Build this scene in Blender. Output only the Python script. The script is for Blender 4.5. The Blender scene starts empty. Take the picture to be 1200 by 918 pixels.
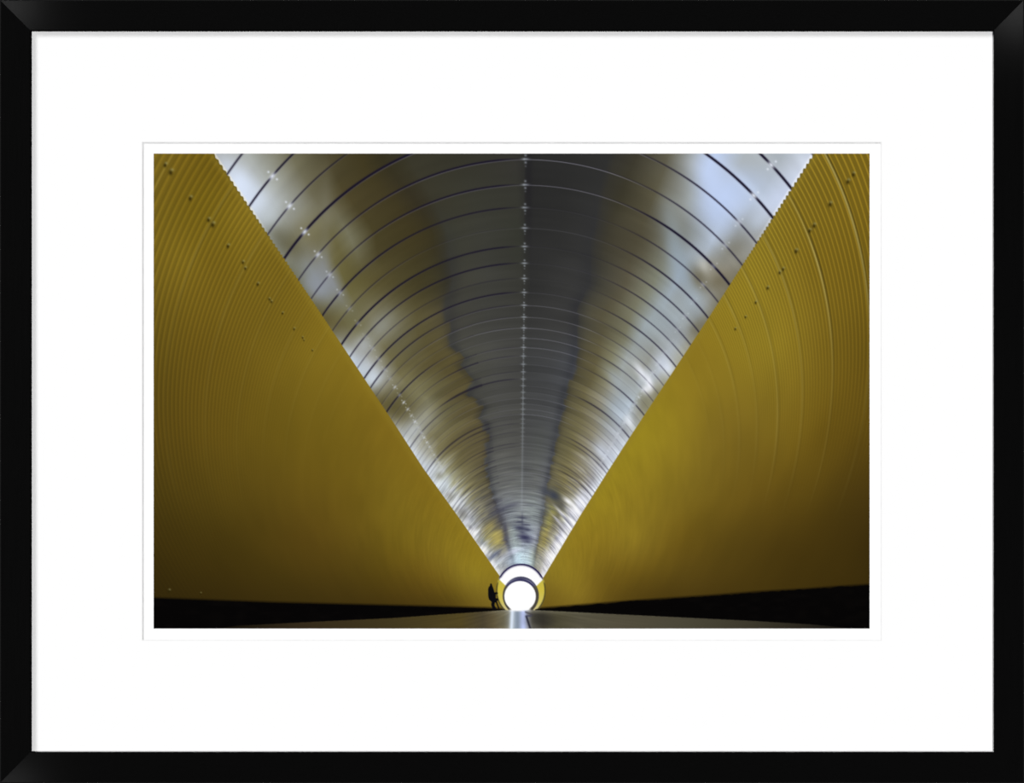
# A framed photographic print on a wall: black mitred frame, white mount board with a bevelled
# window, and behind it the flat print.  The picture printed on the sheet (a round tunnel with
# yellow ribbed sides and a silver panelled vault) is ink on paper, so it is built as the flat
# sheet it is, its inks computed here in the sheet's own millimetres.
import bpy, math
import numpy as np

# ------------------------------------------------------------------ sizes
PXM = 0.0005          # one photo pixel is half a millimetre on the print
D = 2.4               # camera to print plane (m)
CZ = 1.55             # height of the picture's centre on the wall
W, H = 1200, 918
rng = np.random.RandomState(7)

def wx(px, depth=0.0): return (px - W/2) * PXM * (D - depth) / D      # depth = how far in front of the print
def wz(py, depth=0.0): return CZ + (H/2 - py) * PXM * (D - depth) / D

col = bpy.context.scene.collection

# ------------------------------------------------------------------ materials
def mat_new(name, base, rough=0.9, spec=0.0, noise=None):
    m = bpy.data.materials.new(name); m.use_nodes = True
    nt = m.node_tree; b = nt.nodes['Principled BSDF']
    b.inputs['Base Color'].default_value = (*base, 1)
    b.inputs['Roughness'].default_value = rough
    b.inputs['Specular IOR Level'].default_value = spec
    if noise:
        sc, amt, strx = noise
        tc = nt.nodes.new('ShaderNodeTexCoord'); mp = nt.nodes.new('ShaderNodeMapping')
        mp.inputs['Scale'].default_value = strx
        n = nt.nodes.new('ShaderNodeTexNoise'); n.inputs['Scale'].default_value = sc
        n.inputs['Detail'].default_value = 4
        r = nt.nodes.new('ShaderNodeMapRange')
        r.inputs['To Min'].default_value = 1 - amt; r.inputs['To Max'].default_value = 1 + amt
        mx = nt.nodes.new('ShaderNodeVectorMath'); mx.operation = 'SCALE'
        mx.inputs[0].default_value = base
        nt.links.new(tc.outputs['Object'], mp.inputs[0]); nt.links.new(mp.outputs[0], n.inputs['Vector'])
        nt.links.new(n.outputs['Fac'], r.inputs['Value']); nt.links.new(r.outputs[0], mx.inputs['Scale'])
        nt.links.new(mx.outputs[0], b.inputs['Base Color'])
    return m

M_black = mat_new('black_satin_lacquer', (0.0031, 0.0031, 0.0031), 0.085, 0.15, (40, 0.25, (60, 60, 1)))
M_edge = mat_new('black_lacquer_edge', (0.006, 0.006, 0.006), 0.5, 0.12)
M_mat = mat_new('white_mount_board', (0.985, 0.985, 0.985), 0.95, 0.0, (300, 0.004, (1, 1, 1)))
M_core = mat_new('mount_board_core', (0.90, 0.90, 0.90), 0.95, 0.0)
M_paper = mat_new('white_photo_paper', (0.985, 0.985, 0.985), 0.9, 0.0, (400, 0.003, (1, 1, 1)))
M_back = mat_new('brown_backing_board', (0.20, 0.13, 0.07), 0.9, 0.1, (30, 0.15, (1, 1, 1)))
M_steel = mat_new('steel_hanger', (0.5, 0.5, 0.5), 0.4, 0.5)
M_wall = mat_new('white_plaster', (0.80, 0.79, 0.77), 0.95, 0.0, (25, 0.03, (1, 1, 1)))

M_ink = bpy.data.materials.new('printed_ink'); M_ink.use_nodes = True
_nt = M_ink.node_tree; _b = _nt.nodes['Principled BSDF']
_b.inputs['Roughness'].default_value = 0.9; _b.inputs['Specular IOR Level'].default_value = 0.0
_a = _nt.nodes.new('ShaderNodeVertexColor'); _a.layer_name = 'ink'
_nt.links.new(_a.outputs['Color'], _b.inputs['Base Color'])

# ------------------------------------------------------------------ object helpers
def link(name, verts, faces, material, parent=None, smooth=False):
    me = bpy.data.meshes.new(name); me.from_pydata(verts, [], faces); me.update()
    me.materials.append(material)
    o = bpy.data.objects.new(name, me); col.objects.link(o)
    if parent:
        o.parent = parent
        o.matrix_parent_inverse = parent.matrix_world.inverted()
    return o

def empty(name, loc):
    o = bpy.data.objects.new(name, None); o.location = loc; o.empty_display_size = 0.05
    col.objects.link(o)
    bpy.context.view_layer.update()
    return o

def box(x0, x1, y0, y1, z0, z1):
    v = [(x, y, z) for x in (x0, x1) for y in (y0, y1) for z in (z0, z1)]
    f = [(0, 1, 3, 2), (4, 6, 7, 5), (0, 4, 5, 1), (2, 3, 7, 6), (0, 2, 6, 4), (1, 5, 7, 3)]
    return v, f

# ------------------------------------------------------------------ the wall behind
wv, wf = box(-3.2, 3.2, 0.016, 0.14, 0.0, 3.1)
wall = link('wall_back', wv, wf, M_wall); wall['kind'] = 'structure'
wall['label'] = 'plain white plaster wall behind the picture frame'

# ------------------------------------------------------------------ the frame
frame = empty('picture_frame', (0, 0.016, wz(918)))
frame['label'] = 'black wooden picture frame with four mitred rails around a wide white mount'
frame['category'] = 'picture frame'
# rail profile from the outside in, as (distance from outer edge in px, depth in front of the print plane)
IN_D, SL = 0.0078, 0.25
WID = 36.6
prof = [(-0.9, -0.0155), (-0.9, 0.0026), (1.0, 0.0032), (WID - 1.0, IN_D), (WID, IN_D - 0.0004),
        (WID, 0.0020), (WID - 8, 0.0019), (WID - 8, -0.0155)]
def corner(k, t, d):
    """point of the profile at distance t from the outer edge, at picture corner k (0 TL, 1 TR, 2 BR, 3 BL)"""
    top, bot = 36.0, 36.4
    lft, rgt = 36.0, 35.6
    s = t / WID
    px = [s*lft, W - s*rgt, W - s*rgt, s*lft][k]
    py = [s*top, s*top, H - s*bot, H - s*bot][k]
    return (wx(px, d), -d, wz(py, d))
rails = [('top', 0, 1), ('right', 1, 2), ('bottom', 2, 3), ('left', 3, 0)]
for nm, a, b in rails:
    v = [corner(a, t, d) for t, d in prof] + [corner(b, t, d) for t, d in prof]
    n = len(prof)
    f = [(i, (i + 1) % n, n + (i + 1) % n, n + i) for i in range(n)]
    f += [tuple(range(n - 1, -1, -1)), tuple(range(n, 2*n))]
    o = link('frame_rail', v, f, M_black, frame)
    o['label'] = 'black %s rail of the frame, cut at 45 degrees at both ends' % nm
    o.data.materials.append(M_edge)
    o.data.polygons[1].material_index = 1
    o.data.polygons[0].material_index = 1
e = 30
bv, bf = box(wx(e), wx(W - e), 0.0075, 0.0095, wz(H - e), wz(e))
link('backing_board', bv, bf, M_back, frame)
hv, hf = box(-0.03, 0.03, 0.0096, 0.0145, wz(60), wz(46))
link('wall_hanger', hv, hf, M_steel, frame)

# ------------------------------------------------------------------ the mount board with its window
board = empty('mount_board', (0, -0.0005, wz(H - 32)))
board['label'] = 'wide white mount inside the black frame, leaving a thin-edged opening around the print'
board['category'] = 'mount'
MF, MB_ = 0.0016, 0.00148          # front and back of the board in front of the print
wo = (166.0, 166.0, 1033.4, 751.4)   # window at the front face (px)
wi = (167.2, 167.2, 1032.2, 750.2)   # window at the back face
ob = (29.5, 29.5, W - 29.5, H - 29.5)
def rect(r, d): return [(wx(r[0], d), -d, wz(r[1], d)), (wx(r[2], d), -d, wz(r[1], d)),
                        (wx(r[2], d), -d, wz(r[3], d)), (wx(r[0], d), -d, wz(r[3], d))]
v = rect(ob, MF) + rect(wo, MF) + rect(ob, MB_) + rect(wi, MB_)
f = []
for i in range(4):
    j = (i + 1) % 4
    f += [(i, 4 + i, 4 + j, j), (8 + i, 8 + j, 12 + j, 12 + i), (i, j, 8 + j, 8 + i)]
link('board_face', v, f, M_mat, board)
v = rect(wo, MF) + rect(wi, MB_)
f = [(i, 4 + i, 4 + (i + 1) % 4, (i + 1) % 4) for i in range(4)]
bev = link('window_bevel', v, f, M_core, board)
bev['label'] = 'thin grey bevelled edge of the window'

# ------------------------------------------------------------------ the print
pr = empty('photographic_print', (0, 0.0, wz(755)))
pr['label'] = 'flat white-bordered photographic print of a yellow ribbed tunnel, seen in the window of the mount'
pr['category'] = 'print'
pv, pf = box(wx(158), wx(1041), 0.0, 0.0004, wz(759), wz(158))
link('paper_sheet', pv, pf, M_paper, pr)['label'] = 'white paper with a plain border around the picture'

# ---- inks -----------------------------------------------------------------
X0, Y0, X1, Y1 = 180.1, 180.1, 1019.0, 736.9
def hx(s):
    s = s.lstrip('#'); return [int(s[i:i+2], 16) for i in (0, 2, 4)]
def lin(c):
    c = np.clip(c / 255.0, 0, 1)
    return np.where(c <= 0.04045, c / 12.92, ((c + 0.055) / 1.055) ** 2.4)
def sst(a, b, x):
    t = np.clip((x - a) / (b - a), 0, 1); return t * t * (3 - 2 * t)
def gauss(d, s): return np.exp(-0.5 * (d / s) ** 2)
def mix(c, k, a): return c + (np.asarray(k, float) - c) * a[..., None]

_lat = rng.rand(512, 512).astype(np.float32)
def vnoise(u, v, ox=0):
    u = u + ox * 17.31; v = v + ox * 5.77
    i = np.floor(u).astype(int); j = np.floor(v).astype(int)
    fu = u - i; fv = v - j
    fu = fu * fu * (3 - 2 * fu); fv = fv * fv * (3 - 2 * fv)
    g = lambda a, b: _lat[a % 512, b % 512]
    return (g(i, j) * (1 - fu) + g(i + 1, j) * fu) * (1 - fv) + (g(i, j + 1) * (1 - fu) + g(i + 1, j + 1) * fu) * fv - 0.5
def hashn(k, s=0):
    return _lat[(np.asarray(k).astype(int) * 7 + 31 * s) % 512, (13 * s + 5) % 512]

def field(pts, x, y):
    """smooth colour field through (x, y, hex) points (thin-plate spline)"""
    P = np.array([(p[0], p[1]) for p in pts], float) / 100
    C = np.array([hx(p[2]) for p in pts], float)
    ker = lambda r2: np.where(r2 > 1e-12, 0.5 * r2 * np.log(np.maximum(r2, 1e-12)), 0)
    n = len(P)
    K = ker(((P[:, None] - P[None]) ** 2).sum(-1)) + np.eye(n) * 0.02
    A = np.zeros((n + 3, n + 3)); A[:n, :n] = K; A[:n, n] = 1; A[:n, n+1:] = P; A[n, :n] = 1; A[n+1:, :n] = P.T
    w = np.linalg.solve(A, np.vstack([C, np.zeros((3, 3))]))
    gx = np.arange(170, 1036, 6.0); gy = np.arange(170, 750, 6.0)
    GX, GY = np.meshgrid(gx / 100, gy / 100)
    q = np.stack([GX.ravel(), GY.ravel()], 1)
    r2 = ((q[:, None] - P[None]) ** 2).sum(-1)
    g = (ker(r2) @ w[:n] + w[n] + q @ w[n+1:]).reshape(len(gy), len(gx), 3)
    fx = (x - gx[0]) / 6; fy = (y - gy[0]) / 6
    i = np.floor(fx).astype(int); j = np.floor(fy).astype(int)
    a = (fx - i)[..., None]; b = (fy - j)[..., None]
    return (g[j, i] * (1 - a) + g[j, i+1] * a) * (1 - b) + (g[j+1, i] * (1 - a) + g[j+1, i+1] * a) * b

LEFT = [(183,195,'7b6422'),(220,195,'755c14'),(245,195,'6e5a12'),
 (185,250,'76611c'),(240,250,'74600f'),(280,250,'80691c'),
 (185,305,'74601c'),(215,305,'7c661c'),(250,305,'745c14'),(290,305,'7a641a'),(320,305,'76601a'),
 (185,406,'66541a'),(230,406,'6a5216'),(290,406,'6e5818'),(340,406,'77611a'),(385,406,'82681a'),
 (185,506,'5a4614'),(240,506,'634c14'),(330,506,'6c5816'),(400,506,'745e16'),(450,506,'7c6018'),
 (185,586,'4a3c10'),(280,586,'564412'),(360,586,'644c16'),(420,586,'6c5616'),(460,586,'7a641a'),(510,586,'806414'),
 (185,636,'40310c'),(300,636,'4c3a0e'),(360,636,'573e12'),(430,636,'655017'),(470,636,'735f16'),(540,636,'8a721c'),(555,640,'8c6e14'),
 (185,676,'382a0a'),(330,676,'46360e'),(440,676,'54400f'),(500,676,'6a5018'),(550,676,'8c7824'),(575,676,'8a7420'),
 (185,700,'34260a'),(300,700,'3c2c0c'),(420,700,'463410'),(530,704,'5a4616'),(570,704,'7a6428')]
RIGHT = [(960,195,'7c6a24'),(1010,195,'7a641e'),
 (875,305,'8a7a2a'),(900,305,'88782c'),(950,305,'7a641c'),(1010,305,'76601c'),
 (820,406,'887022'),(860,406,'8a7626'),(910,406,'8c782a'),(960,406,'78621e'),(1012,406,'68541a'),
 (752,506,'94841f'),(800,506,'8c7824'),(850,506,'786428'),(920,506,'76601e'),(970,506,'664e14'),(1014,506,'5c4614'),
 (705,586,'927f20'),(740,586,'8a7622'),(765,586,'857222'),(830,586,'705c20'),(900,586,'624a18'),(950,586,'544012'),(1014,586,'463414'),
 (668,636,'8c7420'),(720,636,'846c20'),(740,636,'887226'),(800,636,'665018'),(860,636,'544216'),(920,636,'483610'),(1014,636,'3c2c0e'),
 (642,676,'84742a'),(675,676,'8a7426'),(690,676,'7a6420'),(740,676,'66501a'),(800,676,'58451a'),(880,676,'4a3812'),(1000,676,'3c2c0c'),
 (645,697,'746024'),(680,697,'846c28'),(720,697,'5e4a1a'),(780,697,'4c3a14'),(900,694,'42320f')]

# boundaries of the vault: left edge, left and right edge of the dark strip, bolt line, right edge (x at y)
def poly(pts):
    p = np.array(pts, float); return lambda y: np.interp(y, p[:, 1], p[:, 0])
E_L = poly([(250,180),(371,360),(460,493.5),(496,549),(540,610),(586,676),(592,684)])
E_R = poly([(954,180),(832,370),(740,509.5),(714,550),(679,606),(638,675),(632,684)])
B_L = poly([(466,180),(474,196),(502,240),(518,273),(521,298),(526,325),(523,360),(527,392),(527,405),(543,420),(537,428),
            (543,437),(556,449),(546,463),(560,470),(565,477),(559,490),(569,496),(572,512),(571,530),(570,548),(574,568),
            (580,588),(585,604),(589,616),(594,634),(599,650),(602,662)])
B_R = poly([(724,180),(719,192),(707,238),(698,283),(693,332),(679,360),(676,418),(662,465),(654,505),(647,542),(641,571),(634,618),(629,641),(626,662)])
BOLT = lambda y: 610.2 + (708 - y) * 0.0112

ROWS = {
 180: 'b4b8bc a8aca8 77755f 5d5330 544820 433c20 38362a 35342b 353430 2b2b2b 2d2e2c 303232 3e3a2c 605c48 a3a9ac bccbe6 adb4b8 aeb6be d0d8e8'.split(),
}
T = {}
def row(y, left, mid, right): T[y] = [(t, hx(c)) for t, c in left + mid + right]
def M3(a, b, c, d, e_, f_): return [(1.015, a), (1.5, b), (1.93, c), (2.07, d), (2.5, e_), (2.985, f_)]
row(185, [(0,'b4b8bc'),(.2,'a8aca8'),(.4,'6e6b55'),(.6,'574e2e'),(.8,'4c4220'),(.985,'3e3820')], M3('38362a','35342b','353430','2b2b2b','2d2e2c','303232'),
    [(3.015,'3e3a2c'),(3.25,'605c48'),(3.4,'a3a9ac'),(3.5,'bccbe6'),(3.65,'adb4b8'),(3.85,'aeb6be'),(4,'d0d8e8')])
row(232, [(0,'d8e4f8'),(.2,'a6aaa6'),(.4,'6a6650'),(.6,'574c28'),(.8,'4c4222'),(.985,'403924')], M3('3a382c','383830','363630','2b2b2a','2d2d2c','323434'),
    [(3.015,'3c3828'),(3.25,'58523a'),(3.45,'9aa0a0'),(3.65,'bccef0'),(3.85,'b8c4d6'),(4,'ccd6ec')])
row(278, [(0,'8e928c'),(.2,'77735a'),(.35,'686240'),(.45,'73715a'),(.6,'564c26'),(.8,'4c4220'),(.985,'443c20')], M3('3c3c32','3a3a34','35362f','2e2e2e','303030','34363a'),
    [(3.015,'3e3a2c'),(3.25,'4e4834'),(3.4,'5e5a48'),(3.55,'8a9090'),(3.7,'b0bccc'),(3.85,'969a9a'),(4,'a4a6a4')])
row(328, [(0,'70705c'),(.12,'858a8c'),(.22,'85888a'),(.3,'66603a'),(.5,'574e28'),(.8,'4d4524'),(.985,'443f28')], M3('403f36','3e3e39','383833','303030','353636','383a3c'),
    [(3.015,'403e34'),(3.25,'58523e'),(3.45,'7e8070'),(3.6,'9aa6b0'),(3.75,'827f70'),(3.9,'8a8576'),(4,'7a7564')])
row(377, [(0,'5e5636'),(.2,'6c6848'),(.4,'747058'),(.55,'706c50'),(.75,'5c5430'),(.985,'544c30')], M3('44433c','40403c','3c3c39','363737','3a3b3c','3c3d42'),
    [(3.015,'464438'),(3.2,'58523a'),(3.4,'74735f'),(3.55,'98a2a6'),(3.75,'9ca6ac'),(3.9,'8f9494'),(4,'7a7560')])
row(426, [(0,'c4d0de'),(.15,'a8aaa8'),(.4,'6c6646'),(.6,'5e5632'),(.8,'564c28'),(.985,'564c28')], M3('484840','484844','424240','3c3d3d','404142','46484c'),
    [(3.015,'4e4830'),(3.2,'5e5636'),(3.35,'78765e'),(3.5,'989e9c'),(3.7,'94968f'),(3.85,'b4bcc4'),(4,'a8a898')])
row(475, [(0,'5e5636'),(.2,'666042'),(.45,'787456'),(.65,'665f3a'),(.85,'5c5230'),(.985,'584e2c')], M3('484842','4a4a47','464643','424343','444546','4a4c4e'),
    [(3.015,'544e34'),(3.2,'6c6440'),(3.4,'868270'),(3.6,'9aa2a6'),(3.75,'b4c0cc'),(3.9,'94948a'),(4,'8e8c74')])
row(524, [(0,'d0d8e0'),(.15,'a8a89c'),(.35,'787252'),(.6,'685e36'),(.985,'5c5234')], M3('52524e','545450','50504d','4c4d4d','505250','505254'),
    [(3.015,'5c5638'),(3.25,'706840'),(3.45,'86806a'),(3.65,'a0a2a2'),(3.85,'b4bac4'),(4,'c8d0da')])
row(564, [(0,'c0c8d0'),(.2,'c4ccd0'),(.4,'989678'),(.65,'7a7248'),(.985,'5e5638')], M3('5c5e5a','686966','646664','5e6060','626462','5e6064'),
    [(3.015,'686244'),(3.3,'7a724e'),(3.6,'8c8670'),(3.8,'a2a2a4'),(4,'e0e8f2')])
row(603, [(0,'b8bcb4'),(.3,'acb0b2'),(.6,'8a866a'),(.85,'64625c'),(.985,'55555c')], M3('6a6c74','7c8286','888e90','888e90','8a9292','7c8284'),
    [(3.015,'66665c'),(3.2,'86844e'),(3.4,'7e7a60'),(3.6,'b4b4a8'),(3.8,'dcdfea'),(4,'d0d0d8')])
row(632, [(0,'f0f0e8'),(.2,'a8b0b0'),(.45,'9c9668'),(.75,'b0a458'),(.9,'80795a'),(.985,'60606a')], M3('84888c','a4b0ae','98a0a4','8a909c','949ca8','a0a4ac'),
    [(3.015,'8c8458'),(3.25,'a09450'),(3.5,'b4b090'),(3.7,'b0b0c0'),(3.85,'f0f2ff'),(4,'ffffff')])
row(655, [(0,'f8f8f8'),(.3,'b8bcb8'),(.6,'a0a0a0'),(.985,'98a0b0')], M3('a8b4c0','c8dce8','c4dce6','c4d8e2','b8c8cc','a0a898'),
    [(3.015,'9a9880'),(3.4,'b4b0a0'),(3.7,'e0dcdc'),(4,'ffffff')])

for yy, g_ in ((185, .08), (232, .08), (278, .07), (328, .04)):      # softer change near the top of the sheet
    T[yy] = [({.985: 1 - g_, 1.015: 1 + g_, 2.985: 3 - g_, 3.015: 3 + g_}.get(t_, t_), c_) for t_, c_ in T[yy]]

for yy in T:                                     # the mirrored walls are a muted yellow in the panels
    for k_, (t_, c_) in enumerate(T[yy]):
        if .45 < t_ < .99 or 3.01 < t_ < 3.3:
            l_ = .3 * c_[0] + .59 * c_[1] + .11 * c_[2]; f_ = .2 if yy < 580 else .08
            d_ = .86 if (yy < 340 and .55 < t_ < .99) else 1
            T[yy][k_] = (t_, [d_ * (v_ * (1 - f_) + l_ * f_) for v_ in c_])
        elif 2.02 < t_ < 3 and yy < 400:
            l_ = (c_[0] + c_[1]) / 2
            T[yy][k_] = (t_, [l_ * .97, l_ * .97, l_ * .955])

# ring geometry of the tunnel in the picture: one ring per vault panel
KX, KY, KR = 0.0112, 0.385, 0.615
def ring(x, y, e2=1.0):
    X = x - 610.2; Y = 708.0 - y
    A = KR*KR - KX*KX - KY*KY/e2
    B = KX*X + KY*Y/e2
    q = (np.sqrt(np.maximum(B*B + A*(X*X + Y*Y/e2), 1e-9)) - B) / A
    return np.maximum(q, 1.0), np.arctan2(X - KX*q, Y - KY*q)
def panel(q): return (1.0/q - 1.9175e-3) / 0.1172e-3
def on_ring(n, phi):
    q = 1.0 / (1.9175e-3 + n * 0.1172e-3)
    return 610.2 + KX*q + KR*q*np.sin(phi), 708 - KY*q - KR*q*np.cos(phi), q

def inpoly(px, py, pts):
    r = np.zeros(px.shape, bool); n = len(pts)
    for i in range(n):
        ax, ay = pts[i]; bx, by = pts[(i + 1) % n]
        c = ((ay > py) != (by > py)) & (px < (bx - ax) * (py - ay) / ((by - ay) if by != ay else 1e-9) + ax)
        r ^= c
    return r

K_LT = poly_y = lambda pts: (lambda x: np.interp(x, [p[0] for p in pts], [p[1] for p in pts]))
kerb_lt = poly_y([(180,701.5),(320,706.8),(460,710.3),(570,713.2),(592,714.5)])
kerb_lb = poly_y([(180,741),(245,738),(278,733.6),(367,729),(460,724.6),(592,715.2)])
kerb_rt = poly_y([(626,714.2),(660,711.5),(740,705),(833,698.7),(889,694.3),(938,691.5),(985,688),(1020,685.8)])
kerb_rb = poly_y([(626,715.2),(740,721),(880,727.8),(950,732),(997,736.5),(1020,738)])

PERSON = [(574.6,684.2),(575.8,683.9),(576.6,685.2),(576.9,687.2),(577.9,689.2),(578.8,692),(579.4,694.6),(581.0,694.2),(583.6,694.9),
          (583.6,696.0),(581.4,696.6),(580.9,698.5),(581.0,701.4),(583.8,701.2),(584.0,703.8),(582.4,704.6),(582.6,706.2),(584.0,709.8),(585.6,714.4),(584.3,714.6),
          (582.4,709.8),(581.1,706.6),(580.1,706.4),(579.4,709.2),(580.6,712.2),(582.2,714.6),(577.0,714.6),(576.6,711.6),(575.5,709.2),(576.2,705.6),(574.6,704.2),
          (572.8,702.2),(571.9,697.2),(571.9,691.4),(572.6,688.4),(574.0,687.0)]

RIBS = 6.65                              # corrugations per vault panel
SIDE = {-1: (.07, 1.0), 1: (.138, 1.3)}   # lean and stretch of the ribs on either side
def ribs(x, y, sgn):
    sh, e2 = SIDE[sgn]
    sx = x; sy = y + sh * (x - 610.2)
    qw, pw = ring(sx, sy, e2); nw = panel(qw)
    qa, _ = ring(sx + .35, sy + .35 * sh, e2); qb, _ = ring(sx, sy + .35, e2)
    gr = np.hypot(panel(qa) - nw, panel(qb) - nw) / .35
    return nw, pw, np.maximum(gr, 1e-6)
JOFF = {}
for sgn, (jx, jy) in ((-1, (246.0, 262.0)), (1, (914.0, 317.7))):
    nn_, _, _ = ribs(np.array([jx]), np.array([jy]), sgn)
    JOFF[sgn] = -(nn_[0] / 1.565) % 1.0

# region ids: 0 vault, 1 left wall, 2 right wall, 3 left kerb, 4 right kerb, 5 floor, 6 tunnel mouth, 7 person
def regions(x, y):
    r = np.where(x < 611, 1, 2)
    # the cut ends of the corrugations make a scalloped edge
    nl, _, gl = ribs(x, y, -1); nr, _, g_r = ribs(x, y, 1)
    tl = .9 * np.cos(2 * np.pi * nl * RIBS) * sst(2.2, 5, 1 / (gl * RIBS)); tr = 1.1 * np.cos(2 * np.pi * nr * RIBS) * sst(2.2, 5, 1 / (g_r * RIBS))
    r = np.where((x > E_L(y) + tl) & (x < E_R(y) - tr) & (y < 690), 0, r)
    xm = 1.0
    ell = ((x - 610.5) / 29.2) ** 2 + ((y - 692.3) / 31.6) ** 2 < 1
    r = np.where(ell & (y < 715.2), 6, r)
    left = x < 609
    kb = np.where(left, kerb_lt(x), kerb_rt(x) + 1.3*vnoise(x/9, x*0 + 3) + 1.0*vnoise(x/3.5, x*0 + 9) * sst(640, 800, x))
    kf = np.where(left, kerb_lb(x), kerb_rb(x))
    inner = (x > 591.5) & (x < 627)
    r = np.where((y > kb) & ~inner, np.where(left, 3, 4), r)
    r = np.where((y > kf) | ((y > 715.2) & inner), 5, r)
    r = np.where(inpoly(x, y, PERSON), 7, r)
    return r

LSEAM = {-5:.8,-4:.9,-3:1.0,-2:.75,-1:1.35,0:.7,1:.65,2:1.0,3:.55,4:1.15,5:.8,6:.5,7:1.0,8:.9,9:.35,10:.3,11:.9,12:.25,13:.3,14:.2,15:.35,16:.3,17:.75,18:.2,19:.25,20:.2,21:.25,22:.2,23:1.2,24:.4}
RSEAM = {-5:1.,-4:1.0,-3:1.3,-2:1.3,-1:.85,0:.75,1:1.25,2:.65,3:.9,4:.75,5:.7,6:.6,7:.8,8:.5,9:.4,10:.3,11:.75,12:.25,13:.65,14:.25,15:.2,16:.3,17:1.0,18:.2,19:.2,20:.25,21:.3,22:.2}
CDARK = {-1:1.2,0:1.0,1:.95,2:.8,3:.15,4:.9,5:.9,6:.35,7:.9,8:.5,9:.3,10:.3,11:.15,12:.9,13:1.0,14:.2,15:.6,16:1.5,17:.15,18:.15,19:.2,20:.15,21:.15,22:.4,23:1.1}
CLITE = {0:.9,1:.75,2:.12,3:.25,4:.08,5:.1,6:.05,7:.25,8:.6,9:.7,10:1.0,11:.8,12:.8,13:.5,14:.6,15:.2,16:.15,17:.35,18:.4,19:1.0,20:.4,21:.7,22:.8}

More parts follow.
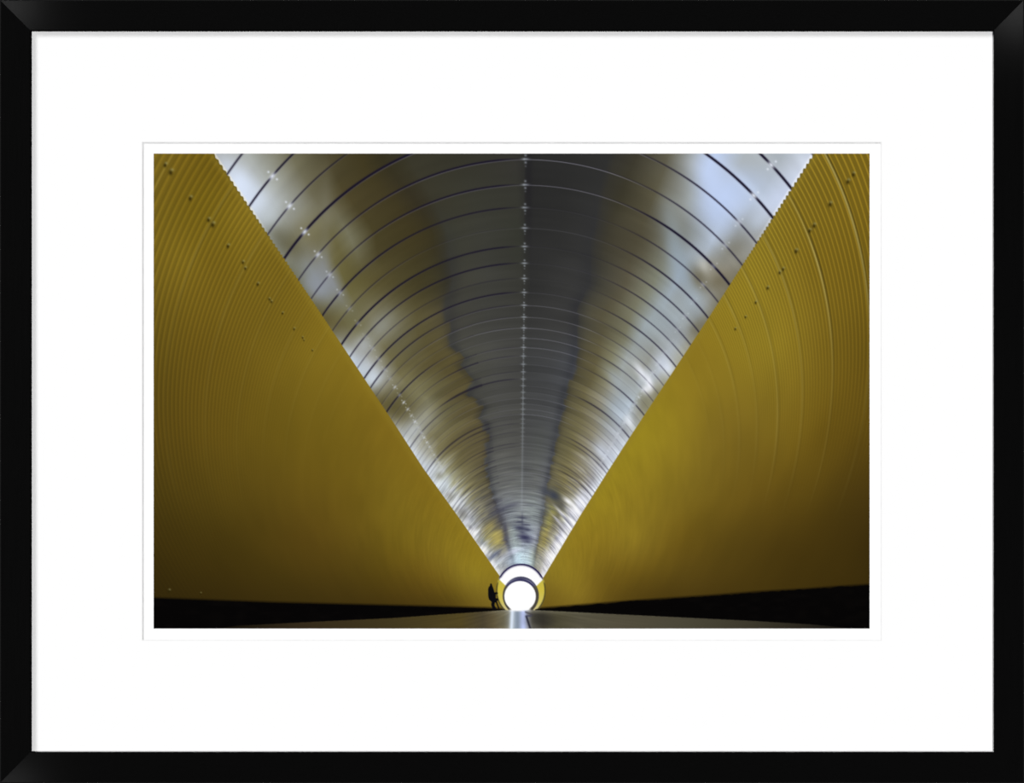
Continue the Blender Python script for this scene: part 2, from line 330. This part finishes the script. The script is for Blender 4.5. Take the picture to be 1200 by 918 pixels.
def paint(x, y):
    """ink colour (0..255 sRGB) at print points given in photo pixels, and the region id"""
    reg = regions(x, y)
    q, phi = ring(x, y); n = panel(q)
    X = x - 610.2; Y = 708 - y
    out = np.zeros(x.shape + (3,))
    # ---------------- vault
    el, bl, bo, br, er = E_L(y), B_L(y), BOLT(y), B_R(y), E_R(y)
    t = np.where(x < bl, (x - el) / np.maximum(bl - el, 1), np.where(x < bo, 1 + (x - bl) / np.maximum(bo - bl, 1),
        np.where(x < br, 2 + (x - bo) / np.maximum(br - bo, 1), 3 + (x - br) / np.maximum(er - br, 1))))
    # each panel mirrors its surroundings with a slight shift of its own
    k = np.floor(n)
    sh = (hashn(k + 40, 3) - .5) * np.clip((n + 2) / 14, .25, 1) * np.where(t < 2, .10, .05)
    fr = n - k
    wob = .05 * vnoise(phi * 6, n * .7, 2)
    tt = np.clip(t + sh * sst(0, .3, t) * sst(4, 3.7, t) * (np.abs(t - 2) > .1) + wob * (t > .15) * (t < 3.85), 0, 4)
    ys = sorted(T)
    lut = np.array([[np.interp(np.linspace(0, 4, 401), [p[0] for p in T[yy]], [p[1][c] for p in T[yy]]) for c in range(3)] for yy in ys])
    fy = np.interp(y, ys, np.arange(len(ys)))
    j = np.clip(np.floor(fy).astype(int), 0, len(ys) - 2); b = fy - j; b = (b * b * (3 - 2 * b))[..., None]
    ti = tt * 100; i = np.clip(np.floor(ti).astype(int), 0, 399); a = (ti - i)[..., None]
    g = lambda jj, ii: lut[jj, :, ii]
    c = (g(j, i) * (1 - a) + g(j, i + 1) * a) * (1 - b) + (g(j + 1, i) * (1 - a) + g(j + 1, i + 1) * a) * b
    near = sst(560, 430, y)
    # dark rims of the mirrored floor strip
    hw = np.interp(y, [180, 300, 420, 540, 640], [16, 9, 5.5, 3.2, 1.6])
    for bb, sgn, am in ((bl, 1, .42), (br, -1, .42)):
        d = (x - bb) * sgn
        c = mix(c, (36, 37, 43), am * gauss(d - hw * .4, hw) * sst(180, 360, y) * (.7 + .6 * vnoise(n * 1.3, phi * 3, 4)))
    # streaky reflections painted into the ink along the panels
    st = vnoise(n * 2.3, phi * 4, 5) + .7 * vnoise(n * 5.1, phi * 7, 6)
    far = sst(500, 640, y)
    c = c * (1 + (st * (.06 + .38 * far))[..., None])
    c = c * (1 + (.10 * (hashn(k + 90, 8) - .5) * sst(300, 420, y))[..., None])
    side = np.clip(np.abs(tt - 2) - 1, 0, 1)
    wv_ = vnoise(n * 1.1, phi * 5, 9) + .8 * vnoise(n * 3.0, phi * 9, 10)
    c = mix(c, (245, 248, 255), np.clip((wv_ - .12) * 3.2, 0, 1) * sst(500, 620, y) * sst(.2, .85, side) * .95)
    dk = vnoise(n * 1.7, phi * 6, 12) + .6 * vnoise(n * 4.0, phi * 8, 13)
    c = mix(c, (64, 65, 80), np.clip((dk - .12) * 3.2, 0, 1) * sst(530, 610, y) * (.45 + 1.6 * side * (1 - side)) * .75)
    ed_ = np.minimum(x - el, er - x)
    c = mix(c, (250, 251, 255), np.where(x > 611, 1, .35) * np.clip(.65 + 2.2 * vnoise(n * .8, phi * 2, 17), 0, 1) * gauss(ed_, np.interp(y, [560, 660], [7, 5])) * sst(560, 630, y) * .8)
    # soft glints on the vault
    def blob(c, bx, by, sx, sy, ang, colr, am):
        ca, sa = math.cos(math.radians(ang)), math.sin(math.radians(ang))
        u = (x - bx) * ca + (y - by) * sa; v = -(x - bx) * sa + (y - by) * ca
        return mix(c, colr, am * np.exp(-.5 * ((u / sx) ** 2 + (v / sy) ** 2)))
    BL = [(283,214,16,10,50,(222,234,255),.75),(268,196,10,7,45,(205,215,230),.5),(300,238,14,9,60,(206,216,232),.55),(318,256,9,9,60,(196,206,214),.5),
          (312,252,8,10,40,(190,198,202),.35),(331,282,14,8,55,(84,80,56),.5),(345,290,12,9,60,(86,80,50),.45),
          (375,338,10,11,30,(142,148,158),.75),(366,332,8,7,40,(140,146,156),.5),(379,310,5,14,4,(134,138,140),.6),(382,250,6,34,0,(122,120,104),.42),(341,250,7,20,20,(140,142,136),.4),
          (446,384,9,13,38,(150,154,152),.55),(426,404,8,8,45,(178,184,192),.6),(437,444,7,9,45,(212,224,238),.75),(430,434,6,8,45,(190,200,212),.5),
          (405,396,9,6,50,(120,118,100),.3),(497,492,10,13,40,(168,170,164),.55),(484,505,7,9,45,(196,204,212),.6),(470,468,10,8,50,(92,86,56),.6),(462,478,9,6,50,(84,78,48),.5),
          (517,566,4,8,38,(226,236,242),.7),(534,590,4,7,42,(236,242,246),.95),(547,612,3,4.5,42,(226,230,238),.85),(555,624,4,4.5,42,(254,255,255),1),(567,645,2.8,4,42,(255,255,250),.95),(577,663,2.5,3.5,42,(252,252,255),.9),(540,600,4,3.5,42,(120,118,120),.5),(551,618,2.5,1.6,42,(112,112,118),.5),(561,635,3,2.5,42,(140,142,140),.5),(572,654,3,3,42,(130,132,132),.5),(506,548,5,8,40,(206,214,222),.6),
          (515,558,4,4,40,(120,116,90),.5),(528,582,4,4,40,(120,116,100),.5),(543,604,4,5,40,(110,108,100),.45),
          (835,215,13,30,-8,(196,214,250),.75),(858,222,16,22,-30,(188,204,236),.5),(845,255,12,18,-25,(184,200,230),.45),(885,262,10,7,-40,(206,222,246),.5),(905,240,14,6,-50,(200,212,236),.4),
          (790,262,8,22,-10,(150,158,160),.4),(800,318,9,34,-24,(152,168,186),.6),(812,350,14,10,-40,(166,180,192),.6),(792,290,7,30,-14,(146,160,170),.5),(772,300,8,16,-8,(120,124,116),.3),
          (825,312,4.5,7,-28,(196,196,190),.75),(836,322,7,9,-20,(150,146,132),.5),(818,326,6,12,-30,(98,90,66),.55),(842,330,9,7,-45,(94,86,62),.5),(862,290,13,9,-40,(112,108,92),.55),(876,268,10,10,-40,(140,144,146),.4),
          (815,385,9,8,-40,(104,98,76),.5),(803,378,6,5,-40,(168,178,182),.4),(789,392,10,9,-40,(150,156,160),.4),
          (782,431,5,8,-40,(226,234,248),.8),(775,424,5,6,-40,(190,198,210),.5),(752,437,3.2,10,-35,(236,240,250),.8),(761,450,2.4,7,-12,(245,247,255),.9),(757,457,3.6,3.6,0,(245,247,255),.85),
          (754,470,6,9,-30,(112,108,78),.5),(770,462,7,5,-45,(116,110,84),.5),(737,493,3,6.5,-25,(244,248,255),.85),(728,480,6,14,-35,(176,190,204),.45),(722,446,5,14,-35,(160,172,184),.5),
          (705,529,4,7,-30,(214,222,236),.6),(716,537,4,6,-35,(206,214,228),.5),(649,581,7.5,4.6,40,(62,66,76),1),(640,577,4.5,3,30,(66,70,78),.75),(645,588,6,2,35,(120,112,76),.5),(656,594,5,3.5,30,(86,86,80),.7),
          (666,588,1.6,5,-52,(252,252,255),.9),(682,588,4,6,-35,(236,240,255),.7),(672,600,4,6,-40,(250,250,255),.8),(674,614,2.2,7,-38,(255,255,255),.9),(666,626,3.6,7,-38,(255,255,255),1),(655,642,2.8,7,-38,(255,255,255),.95),(646,655,2.5,6,-38,(255,255,255),.9),(660,604,1.2,9,-42,(250,250,255),.85),(654,611,1,8,-42,(236,236,246),.8),(664,610,.9,7,-40,(96,98,116),.6),(658,620,1.2,7,-42,(110,110,116),.6),(676,598,1.1,8,-38,(255,255,255),.9),(671,606,1,7,-38,(120,122,140),.5),(683,590,1,7,-38,(255,255,255),.8),
          (646,604,5,3,-50,(176,164,96),.4),(648,622,6,3,-50,(120,116,112),.5),(578,606,5,2.5,-45,(74,76,86),.55),(588,598,7,1.8,-25,(78,80,94),.6),(600,592,7,1.8,-15,(82,82,98),.55),(570,612,6,3,-50,(90,90,92),.5),
          (584,629,8,4.5,-50,(190,174,96),.7),(574,616,8,3,-48,(168,154,88),.6),(566,627,7,1.2,-48,(110,104,80),.5),(581,618,9,1.1,-45,(92,88,84),.55),(592,620,2.2,5,0,(70,70,88),.7),(593,631,2,4,10,(76,76,92),.6),(579,651,8,1.8,-42,(92,100,126),.75),(586,657,7,1.6,-38,(214,220,232),.6),(603,646,6,2,-20,(226,230,250),.6),
          (612,607,5,1,5,(58,60,78),.8),(609,612,3.4,1,0,(52,54,74),.75),(616,615,4,1,5,(60,62,82),.7),(610,619,5.5,2.2,8,(48,50,74),.85),(618,621,3,1.2,8,(60,62,84),.8),(612,624,3,1,8,(64,66,88),.7),
          (615,630,5.6,2.4,12,(46,46,76),.9),(618,635,3,1.2,10,(72,74,96),.7),(612,610,.8,6,0,(64,66,84),.5),(608,660,14,5,0,(200,224,238),.5)]
    for bx, by, sx, sy, ang, colr, am in BL:
        m = np.abs(x - bx) < 4 * max(sx, sy)
        if m.any():
            c = blob(c, bx, by, sx, sy, ang, colr, am)
    # pale lip of the vault along the cut ribs
    c = mix(c, (240, 232, 208), .6 * gauss(x - el - 1.2, .9) * sst(285, 235, y))
    c = mix(c, (244, 246, 252), .6 * gauss(er - x - 1.4, 1.2) * sst(300, 230, y))
    # seams between the panels
    dn = n - np.round(n); kk = np.round(n).astype(int)
    eps = .35
    q2, _ = ring(x, y + eps); q3, _ = ring(x + eps, y)
    grad = np.hypot(panel(q2) - n, panel(q3) - n) / eps
    dpx = dn / np.maximum(grad, 1e-6)            # + is farther down the tunnel (towards the vanishing point)
    pitch = 1 / np.maximum(grad, 1e-6)
    def tab(dic, sd):
        base = .05 + 1.1 * hashn(kk + 60, sd) ** 2.2
        for kx_, vv in dic.items(): base = np.where(kk == kx_, vv, base)
        return base
    sideL, sideR = tab(LSEAM, 21), tab(RSEAM, 22)
    cd, cl = tab(CDARK, 23), tab(CLITE, 24)
    cenw = gauss(phi - np.where(phi < 0, 0, 0), .45)
    ap = np.abs(phi)
    wside = sst(.35, .75, ap)
    farfade = np.interp(n, [-5, 6, 12, 20, 45, 80], [1, 1, .75, .55, .3, .15])
    var = np.clip(1 + 1.3 * vnoise(kk * 3.7, phi * 3.2, 15), .2, 1.6)
    dark = np.where(phi < 0, cd * (1 - wside) * sst(0.02, -.12, phi) + sideL * wside,
                    cd * .12 * (1 - wside) + sideR * sst(.28, .65, ap)) * np.where(n > 9, var * np.where(ap < .3, .5, 1), 1)
    lite = np.where(phi < 0, cl * .55 * (1 - wside) + .25 * wside, cl * (1 - wside) * sst(.55, .3, ap) + .12 * wside) * np.where(n > 9, var, 1)
    wd = np.interp(q, [20, 150, 300, 450, 700], [.45, .5, .62, .75, .92]) * np.clip(.6 + .45 * dark, .5, 1.3)
    c = mix(c, (176, 174, 190), np.clip(lite * .62 * gauss(dpx - wd * 1.4, wd * .6), 0, 1) * farfade)
    c = mix(c, (24, 20, 38), np.clip(dark * .95 * gauss(dpx + .1, wd), 0, .96) * farfade)
    # bolts on the seams: along the crown and along both sides
    _, pL = ring(np.array([316.5]), np.array([202.0])); _, pR = ring(np.array([892.0]), np.array([214.0]))
    for kb_ in range(-4, 62):
        for who, ph in (('c', None), ('l', pL[0]), ('r', pR[0])):
            if who == 'c':
                _, by, qq = on_ring(kb_, 0.0); bx = BOLT(by)
            else:
                bx, by, qq = on_ring(kb_, ph)
            if not (176 < bx < 1024 and 174 < by < 640): continue
            s = qq / 500.0
            m = (np.abs(x - bx) < 12 * s + 3) & (np.abs(y - by) < 14 * s + 3)
            if not m.any(): continue
            xs, ys_ = x[m] - bx, y[m] - by
            cc = c[m]
            if who == 'c':
                w_ = max(.55, .95 * s)
                al = .85 * np.exp(-.5 * ((xs / (2.4 * s + .5)) ** 2 + (ys_ / max(.6, .9 * s)) ** 2))
                for oy in (-4.2, 3.9): al = np.maximum(al, .75 * np.exp(-.5 * ((xs / w_) ** 2 + ((ys_ - oy * s) / w_) ** 2)))
                al = np.maximum(al, .42 * np.exp(-.5 * ((xs / w_ * 1.4) ** 2 + ((ys_ - 8 * s) / w_ * 1.4) ** 2)))
                cc = mix(cc, (182, 190, 200), al * np.interp(kb_, [0, 14, 24, 34, 60], [.95, .7, .4, .14, .1]))
            else:
                sg = 1 if who == 'l' else -1
                tx, ty = math.cos(ph), math.sin(ph)       # along the seam
                u = xs * tx + ys_ * ty; v = -xs * ty + ys_ * tx
                al = np.exp(-.5 * ((u / (2.6 * s)) ** 2 + (v / (1.3 * s)) ** 2))
                for ov in (-5.2, 5.0): al = np.maximum(al, .85 * np.exp(-.5 * (((u - .6 * s) / (.75 * s)) ** 2 + ((v - ov * s) / (.75 * s)) ** 2)))
                am = np.clip(.35 + .6 * hashn(np.array([kb_ + 77]), 31 if sg > 0 else 32)[0], .3, .95)
                if kb_ < -1: am = .95
                cc = mix(cc, (226, 232, 242), al * am * np.interp(kb_, [-1, 1, 3, 8, 11, 24, 28], [1, .7, .4, .45, .9, .7, 0]))
            c[m] = cc
    # thin bolt row along the crown between the seams
    c = mix(c, (156, 166, 172), .10 * gauss(x - bo, .7) * sst(330, 400, y) * sst(610, 560, y))
    c = mix(c, (24, 22, 30), .30 * gauss(x - bo - 2.5, 3.5) * (x > bo - 1) * sst(340, 220, y))
    out[...] = c
    # ---------------- yellow ribbed sides
    for rid, pts, sgn in ((1, LEFT, -1), (2, RIGHT, 1)):
        m = reg == rid
        if not m.any(): continue
        xs, ys_ = x[m], y[m]
        cw = field(pts, xs, ys_) + (np.array([-2., 1.5, 5.]) if sgn < 0 else np.array([0., 0., 2.]))
        nw, pw, gr = ribs(xs, ys_, sgn); RB = RIBS
        R_ = cw[..., 0]                                  # one yellow ink in all densities: keep the hue even
        hue = np.stack([R_, R_ * np.interp(R_, [50, 106, 140, 150], [.765, .805, .85, .87]), R_ * np.interp(R_, [50, 106, 125, 150], [.20, .205, .23, .22])], -1)
        cw = cw * .3 + hue * .7
        rp = 1 / np.maximum(gr * RB, 1e-6)               # rib pitch in px
        fade = sst(1.6, 5.0, rp)
        ph = nw * RB + .15 * vnoise(nw * 3, pw * 4, 41)
        w = ph - np.floor(ph)
        prof_ = np.cos(2 * np.pi * w)
        if sgn > 0:
            line = np.clip(gauss(w - .5, .11), 0, 1) - .26
            amp = np.interp(ys_, [180, 420, 520, 640, 700], [.40, .27, .11, .05, .03]) * sst(.0, .2, fade)
            cw = cw * (1 + (amp * line * (.4 + .6 * fade) + .03 * prof_ * fade)[..., None])
        else:
            amp = np.interp(ys_, [180, 330, 460, 560, 700], [.085, .085, .075, .05, .02])
            cw = cw * (1 + (amp * fade * (prof_ + .35 * np.cos(4 * np.pi * w + 1)))[..., None])
        # every panel joint shows as one brighter rib
        jp = nw / 1.565 + JOFF[sgn]
        jd = (jp - np.round(jp)) * 1.565 / np.maximum(gr, 1e-6)
        ja = (.13 if sgn < 0 else .58) * np.interp(ys_, [180, 300, 420, 560, 610], [1, .8, .35, .1, 0]) * sst(6, 24, 1.565 / gr) * np.interp(nw, [0, 3, 6, 9], [1, .8, .3, .05])
        ja = ja * np.clip(1 + 1.2 * vnoise(np.round(jp) * 3.3, pw * 5, 44), .3, 1.5)
        cw = cw * (1 - (ja * .5 * gauss(jd + 1.9 * sgn, 1.0))[..., None])
        cw = mix(cw, (186, 172, 104), ja * gauss(jd, .9 if sgn > 0 else 1.1))
        # mottled sheen following the ribs
        mo = vnoise(nw * .55, pw * 7, 45) + .6 * vnoise(nw * 1.6, pw * 11, 46)
        cw = cw * (1 + (.045 * mo * np.interp(ys_, [180, 640, 710], [.8, 1, .5]))[..., None])
        lines_ = vnoise(nw * 2.4, pw * 5, 47)
        cw = cw * (1 + (.05 * lines_ * sst(14, 30, nw))[..., None])
        # crest of the corrugated edge against the vault
        ed = (E_L(ys_) - xs) if sgn < 0 else (xs - E_R(ys_))
        cw = mix(cw, (140, 120, 40), .35 * gauss(ed - 3, 3.5) * sst(690, 640, ys_))
        cw = mix(cw, (92, 86, 50), .55 * gauss(ed - .4, 1.1) * sst(320, 260, ys_) * (.5 + .5 * np.cos(2 * np.pi * nw * RIBS)))
        # bolts in the side panels
        for px_, py_, s in ([(193.5,194,1),(200,202.5,1.25),(222.8,233,1.05),(244.3,258.2,.95),(249.2,264,1.15),(267,289,.9),(284.6,308,.75),(287.3,315,.7),(302,333.6,.8),(315.5,351,.6),(318,354,.6),
                              (331,367.5,.6),(344.5,386,.6),(354.5,396,.5),(356,399,.4),(366,411,.45),(198,693,.7),(235,696,.5)] if sgn < 0 else
                            [(999.8,205,1.0),(993.3,213.5,1.1),(972.5,240,1.1),(953.7,265,1.0),(948.6,271,.9),(932.7,295,1.0),(917.6,316,.8),(913.5,320,.8),(899.4,338,.8),(885.4,355,.7),(873.5,372,.6),(861.5,386,.6)]):
            d2 = ((xs - px_) / (1.25 * s)) ** 2 + ((ys_ - py_) / (1.7 * s)) ** 2
            d3 = ((xs - px_ - 1.2 * s) / (1.3 * s)) ** 2 + ((ys_ - py_ + 2.6 * s) / (1.1 * s)) ** 2
            cw = mix(cw, (158, 156, 108), .6 * np.exp(-.5 * d3))
            cw = mix(cw, (42, 34, 8), .85 * np.exp(-.5 * d2))
        # soft contact with the kerb
        kt = kerb_lt(xs) if sgn < 0 else kerb_rt(xs)
        cw = mix(cw, (14, 10, 4), .75 * sst(3.2, -.5, kt - ys_))
        out[m] = cw
    # ragged tooth edge of the ribs and its pale rim
    # ---------------- kerbs
    m = (reg == 3) | (reg == 4)
    if m.any():
        z = vnoise(x[m] / 14, y[m] / 5, 51)
        out[m] = np.array([6., 5., 5.]) + np.clip(z, 0, 1)[..., None] * np.array([5., 4., 3.])
    # ---------------- floor
    m = reg == 5
    if m.any():
        xs, ys_ = x[m], y[m]
        fp = [(180,'0a0806'),(262,'14100a'),(300,'221c11'),(350,'33291a'),(460,'40371f'),(540,'4e4322'),(566,'4a4230'),(578,'5c523a'),(590,'6e6852'),(597,'88887e'),(604,'9ca8b6'),
              (614,'a4b0d8'),(620,'8e8e90'),(624,'5c5a52'),(636,'403c32'),(652,'4c4836'),(680,'545040'),(740,'504b3c'),(800,'4a4638'),(880,'3c382c'),(940,'2a261e'),(1000,'141210'),(1020,'080808')]
        c5 = np.stack([np.interp(xs, [p[0] for p in fp], [hx(p[1])[k_] for p in fp]) for k_ in range(3)], -1)
        dpt = np.clip((ys_ - 715) / 22, 0, 1)
        c5 = mix(c5, (124, 120, 102), .5 * sst(.35, .02, dpt) * sst(560, 585, xs) * sst(740, 640, xs) * (1 - gauss(xs - 607, 9)))
        c5 = c5 * (1 + (.16 * vnoise((xs - 609) / (6 + 40 * dpt) * 4, dpt * 3, 53) * sst(420, 560, xs) * sst(800, 680, xs))[..., None])
        ctr = 609 + (xs - 609) / (.55 + .45 * dpt)
        c5 = mix(c5, (226, 238, 255), .9 * gauss(xs - (600.6 - 1.2 * dpt), 1.9))
        c5 = mix(c5, (132, 144, 160), .9 * gauss(xs - 606.5, 2.3))
        c5 = mix(c5, (196, 208, 250), .75 * gauss(xs - 613.2, 2.0))
        c5 = mix(c5, (255, 255, 255), sst(718, 715, ys_) * gauss(xs - 607, 8))
        c5 = mix(c5, (48, 46, 40), .75 * gauss((xs - 628 - 10 * dpt) , 6 + 8 * dpt) * sst(.05, .3, dpt) * sst(1, .6, dpt))
        ln = 616.5 + np.clip(dpt - .3, 0, 1) * 7
        c5 = mix(c5, (28, 28, 40), .9 * gauss(xs - ln, .9) * sst(.28, .36, dpt))
        c5 = mix(c5, (60, 60, 84), .8 * gauss(ys_ - 722, .7) * sst(615, 617, xs) * sst(625, 621, xs))
        c5 = mix(c5, (60, 58, 66), .7 * gauss(ys_ - 717.6 - (xs - 616) * .35, .8) * sst(614.5, 616, xs) * sst(627, 622, xs))
        kf = np.where(xs < 609, kerb_lb(xs), kerb_rb(xs))
        out[m] = c5
    # ---------------- the far mouth
    m = reg == 6
    if m.any():
        xs, ys_ = x[m], y[m]
        e1 = np.hypot((xs - 610.5) / 28.9, (ys_ - 692.3) / 31.2)
        c6 = np.full(xs.shape + (3,), 254.)
        up = np.where(xs < 610, (ys_ - 680.7) - (xs - 586.7), (ys_ - 680.7) + (xs - 634.7))       # >0 below the white/yellow line
        ylw = sst(-.5, 1.0, up)
        yc = np.stack([np.interp(ys_, [682, 690, 706, 714], v_) for v_ in ([196, 202, 204, 208], [182, 184, 190, 196], [72, 66, 96, 140])], -1)
        c6 = c6 * (1 - ylw[..., None]) + yc * ylw[..., None]
        ang = np.arctan2(xs - 610.5, 692.3 - ys_)
        rimw = np.where(np.abs(ang) < 1.0, .034, .022)
        rim = np.where(np.abs(ang)[..., None] < 1.05, np.array([38., 32., 74.]), np.array([52., 46., 24.]))
        ra = np.clip(gauss(e1 - .985, rimw) * 1.15, 0, 1) * np.where(np.abs(ang) < 1.15, 1, .85) * (1 - .8 * gauss(np.abs(ang) - 1.16, .07))
        c6 = c6 + (rim - c6) * ra[..., None]
        # inner arch
        e2 = np.hypot((xs - 610.3) / 21.3, (ys_ - 698.4) / 22.6); e3 = np.hypot((xs - 609.5) / 18.6, (ys_ - 699.2) / 18.2)
        a2 = np.arctan2(xs - 610, 698.5 - ys_)
        ink2 = np.where(np.abs(a2)[..., None] < .95, np.array([66., 66., 92.]), np.array([72., 68., 60.]))
        arch = sst(1.02, .97, e2)
        c6 = c6 + (ink2 - c6) * arch[..., None]
        c6 = mix(c6, (40, 36, 84), .7 * gauss(e3 - 1.05, .04) * sst(1.0, .8, np.abs(a2)) * arch)
        c6 = mix(c6, (150, 152, 176), .55 * gauss(e3 - 1.14, .03) * gauss(np.abs(a2) - .6, .3) * arch)
        c6 = mix(c6, (255, 255, 255), sst(1.02, .96, e3))
        c6 = mix(c6, (255, 255, 255), sst(710, 715, ys_) * sst(14, 9, np.abs(xs - 609.5)))
        out[m] = c6
    # ---------------- the dark figure
    m = reg == 7
    if m.any():
        out[m] = np.array([12., 12., 16.])
    return np.clip(out, 0, 255), reg

# the sheet of ink: a fine grid in print coordinates, each node the mean of a few samples around it
STEP = 0.75
nx = int(round((X1 - X0) / STEP)) + 1; ny = int(round((Y1 - Y0) / STEP)) + 1
gx = np.linspace(X0, X1, nx); gy = np.linspace(Y0, Y1, ny)
GX, GY = np.meshgrid(gx, gy)
acc = np.zeros((ny, nx, 3)); SS = 3
for a_ in range(SS):
    for b_ in range(SS):
        ox = ((a_ + .5) / SS - .5) * .9; oy = ((b_ + .5) / SS - .5) * .9
        cc_, rr_ = paint(np.clip(GX + ox, X0, X1), np.clip(GY + oy, Y0, Y1))
        acc += cc_
acc /= SS * SS
ink = lin(acc).astype(np.float32)
cxm = (gx[:-1] + gx[1:]) / 2; cym = (gy[:-1] + gy[1:]) / 2
FX, FY = np.meshgrid(cxm, cym)
freg = regions(FX, FY)
names = {0: ('metal_ceiling', 'printed silver vault of the tunnel, curved panels with dark seams and a bolt line'),
         1: ('ribbed_wall', 'printed yellow ribbed tunnel side on the left, dimmer towards the ground'),
         2: ('ribbed_wall', 'printed yellow ribbed tunnel side on the right, with brighter rib lines'),
         3: ('dark_kerb', 'printed black kerb under the left yellow side, thin wedge'),
         4: ('dark_kerb', 'printed black kerb under the right yellow side, with a ragged upper edge'),
         5: ('tunnel_floor', 'printed low floor with a bright streak of light running to the mouth'),
         6: ('tunnel_mouth', 'printed bright round mouth at the far end, ringed by dark arches'),
         7: ('person', 'printed tiny dark silhouette of a person at the far left of the mouth')}
INK_D = 0.00012
for rid, (nm, lab) in names.items():
    jj, ii = np.nonzero(freg == rid)
    if len(jj) == 0: continue
    quad = np.stack([jj * nx + ii, (jj + 1) * nx + ii, (jj + 1) * nx + ii + 1, jj * nx + ii + 1], 1)
    used, inv = np.unique(quad.ravel(), return_inverse=True)
    vx = wx(GX.ravel()[used]); vz = wz(GY.ravel()[used])
    co = np.stack([vx, np.full(len(used), -INK_D), vz], 1).astype(np.float32)
    me = bpy.data.meshes.new(nm)
    nf = len(quad)
    me.vertices.add(len(used)); me.vertices.foreach_set('co', co.ravel())
    me.loops.add(nf * 4); me.loops.foreach_set('vertex_index', inv.astype(np.int32).ravel())
    me.polygons.add(nf); me.polygons.foreach_set('loop_start', np.arange(0, nf * 4, 4, dtype=np.int32))
    at = me.color_attributes.new('ink', 'FLOAT_COLOR', 'POINT')
    rgba = np.ones((len(used), 4), np.float32); rgba[:, :3] = ink.reshape(-1, 3)[used]
    at.data.foreach_set('color', rgba.ravel())
    me.update(calc_edges=True); me.validate()
    me.materials.append(M_ink)
    o = bpy.data.objects.new(nm, me); col.objects.link(o)
    o.parent = pr; o.matrix_parent_inverse = pr.matrix_world.inverted()
    o['label'] = lab

# ------------------------------------------------------------------ light
def sun(name, direction, strength, angle):
    l = bpy.data.lights.new(name, 'SUN'); l.energy = strength; l.angle = math.radians(angle)
    o = bpy.data.objects.new(name, l); col.objects.link(o)
    from mathutils import Vector
    o.rotation_euler = Vector(direction).to_track_quat('-Z', 'Y').to_euler()
    o.location = (-1, -3, 3)
    return o
# added even fill from the camera side, plus softer light from the upper left that lets the rails shade the mount
sl = (0.48, 1.0, -0.48)
ln_ = math.sqrt(sum(v * v for v in sl)); cosl = 1.0 / ln_
sun('front_fill_sun', (0.0, 1.0, 0.0), math.pi * 0.67, 3)
sun('daylight_upper_left', sl, math.pi * 0.34 / cosl, 20)
SLP = (IN_D - 0.0032) / ((WID - 2.0) * PXM)        # slope of the rails' faces
def lamp(name, px, py, n, radiance, size):
    """an added unseen lamp, placed so its light glints at rail point (px, py from the centre) on a face with normal n"""
    from mathutils import Vector
    P = Vector((px * PXM, 0, CZ + py * PXM)); n = Vector(n).normalized()
    v = (Vector((0, -D, CZ)) - P).normalized()
    r = 2 * n.dot(v) * n - v
    l = bpy.data.lights.new(name, 'AREA'); l.shape = 'DISK'; l.size = size
    l.energy = radiance * math.pi * math.pi * (size / 2) ** 2
    o = bpy.data.objects.new(name, l); col.objects.link(o)
    o.location = P + r * 2.6
    o.rotation_euler = (P - o.location).to_track_quat('-Z', 'Y').to_euler()
lamp('upper_glint_light', -592, 445, (0, -1, SLP), 4.4, 0.06)  # added lights out of view, aimed to make glints on three rail ends
lamp('side_glint_light', 586, 452, (SLP, -1, 0), 5.2, 0.06)
lamp('lower_glint_light', -592, -448, (0, -1, -SLP), 3.3, 0.06)

w = bpy.data.worlds.new('room'); bpy.context.scene.world = w; w.use_nodes = True
w.node_tree.nodes['Background'].inputs[0].default_value = (0.02, 0.02, 0.02, 1)
w.node_tree.nodes['Background'].inputs[1].default_value = 0.3

# ------------------------------------------------------------------ camera
cam = bpy.data.cameras.new('camera'); cam.sensor_width = 36; cam.lens = 36 * (D / PXM) / W
cam.clip_start = 0.05; cam.clip_end = 50
co_ = bpy.data.objects.new('camera', cam); col.objects.link(co_)
co_.location = (0, -D, CZ); co_.rotation_euler = (math.radians(90), 0, 0)
sc = bpy.context.scene; sc.camera = co_
sc.view_settings.view_transform = 'Standard'; sc.view_settings.look = 'None'
sc.view_settings.gamma = 1; sc.view_settings.exposure = 0; sc.view_settings.use_curve_mapping = False
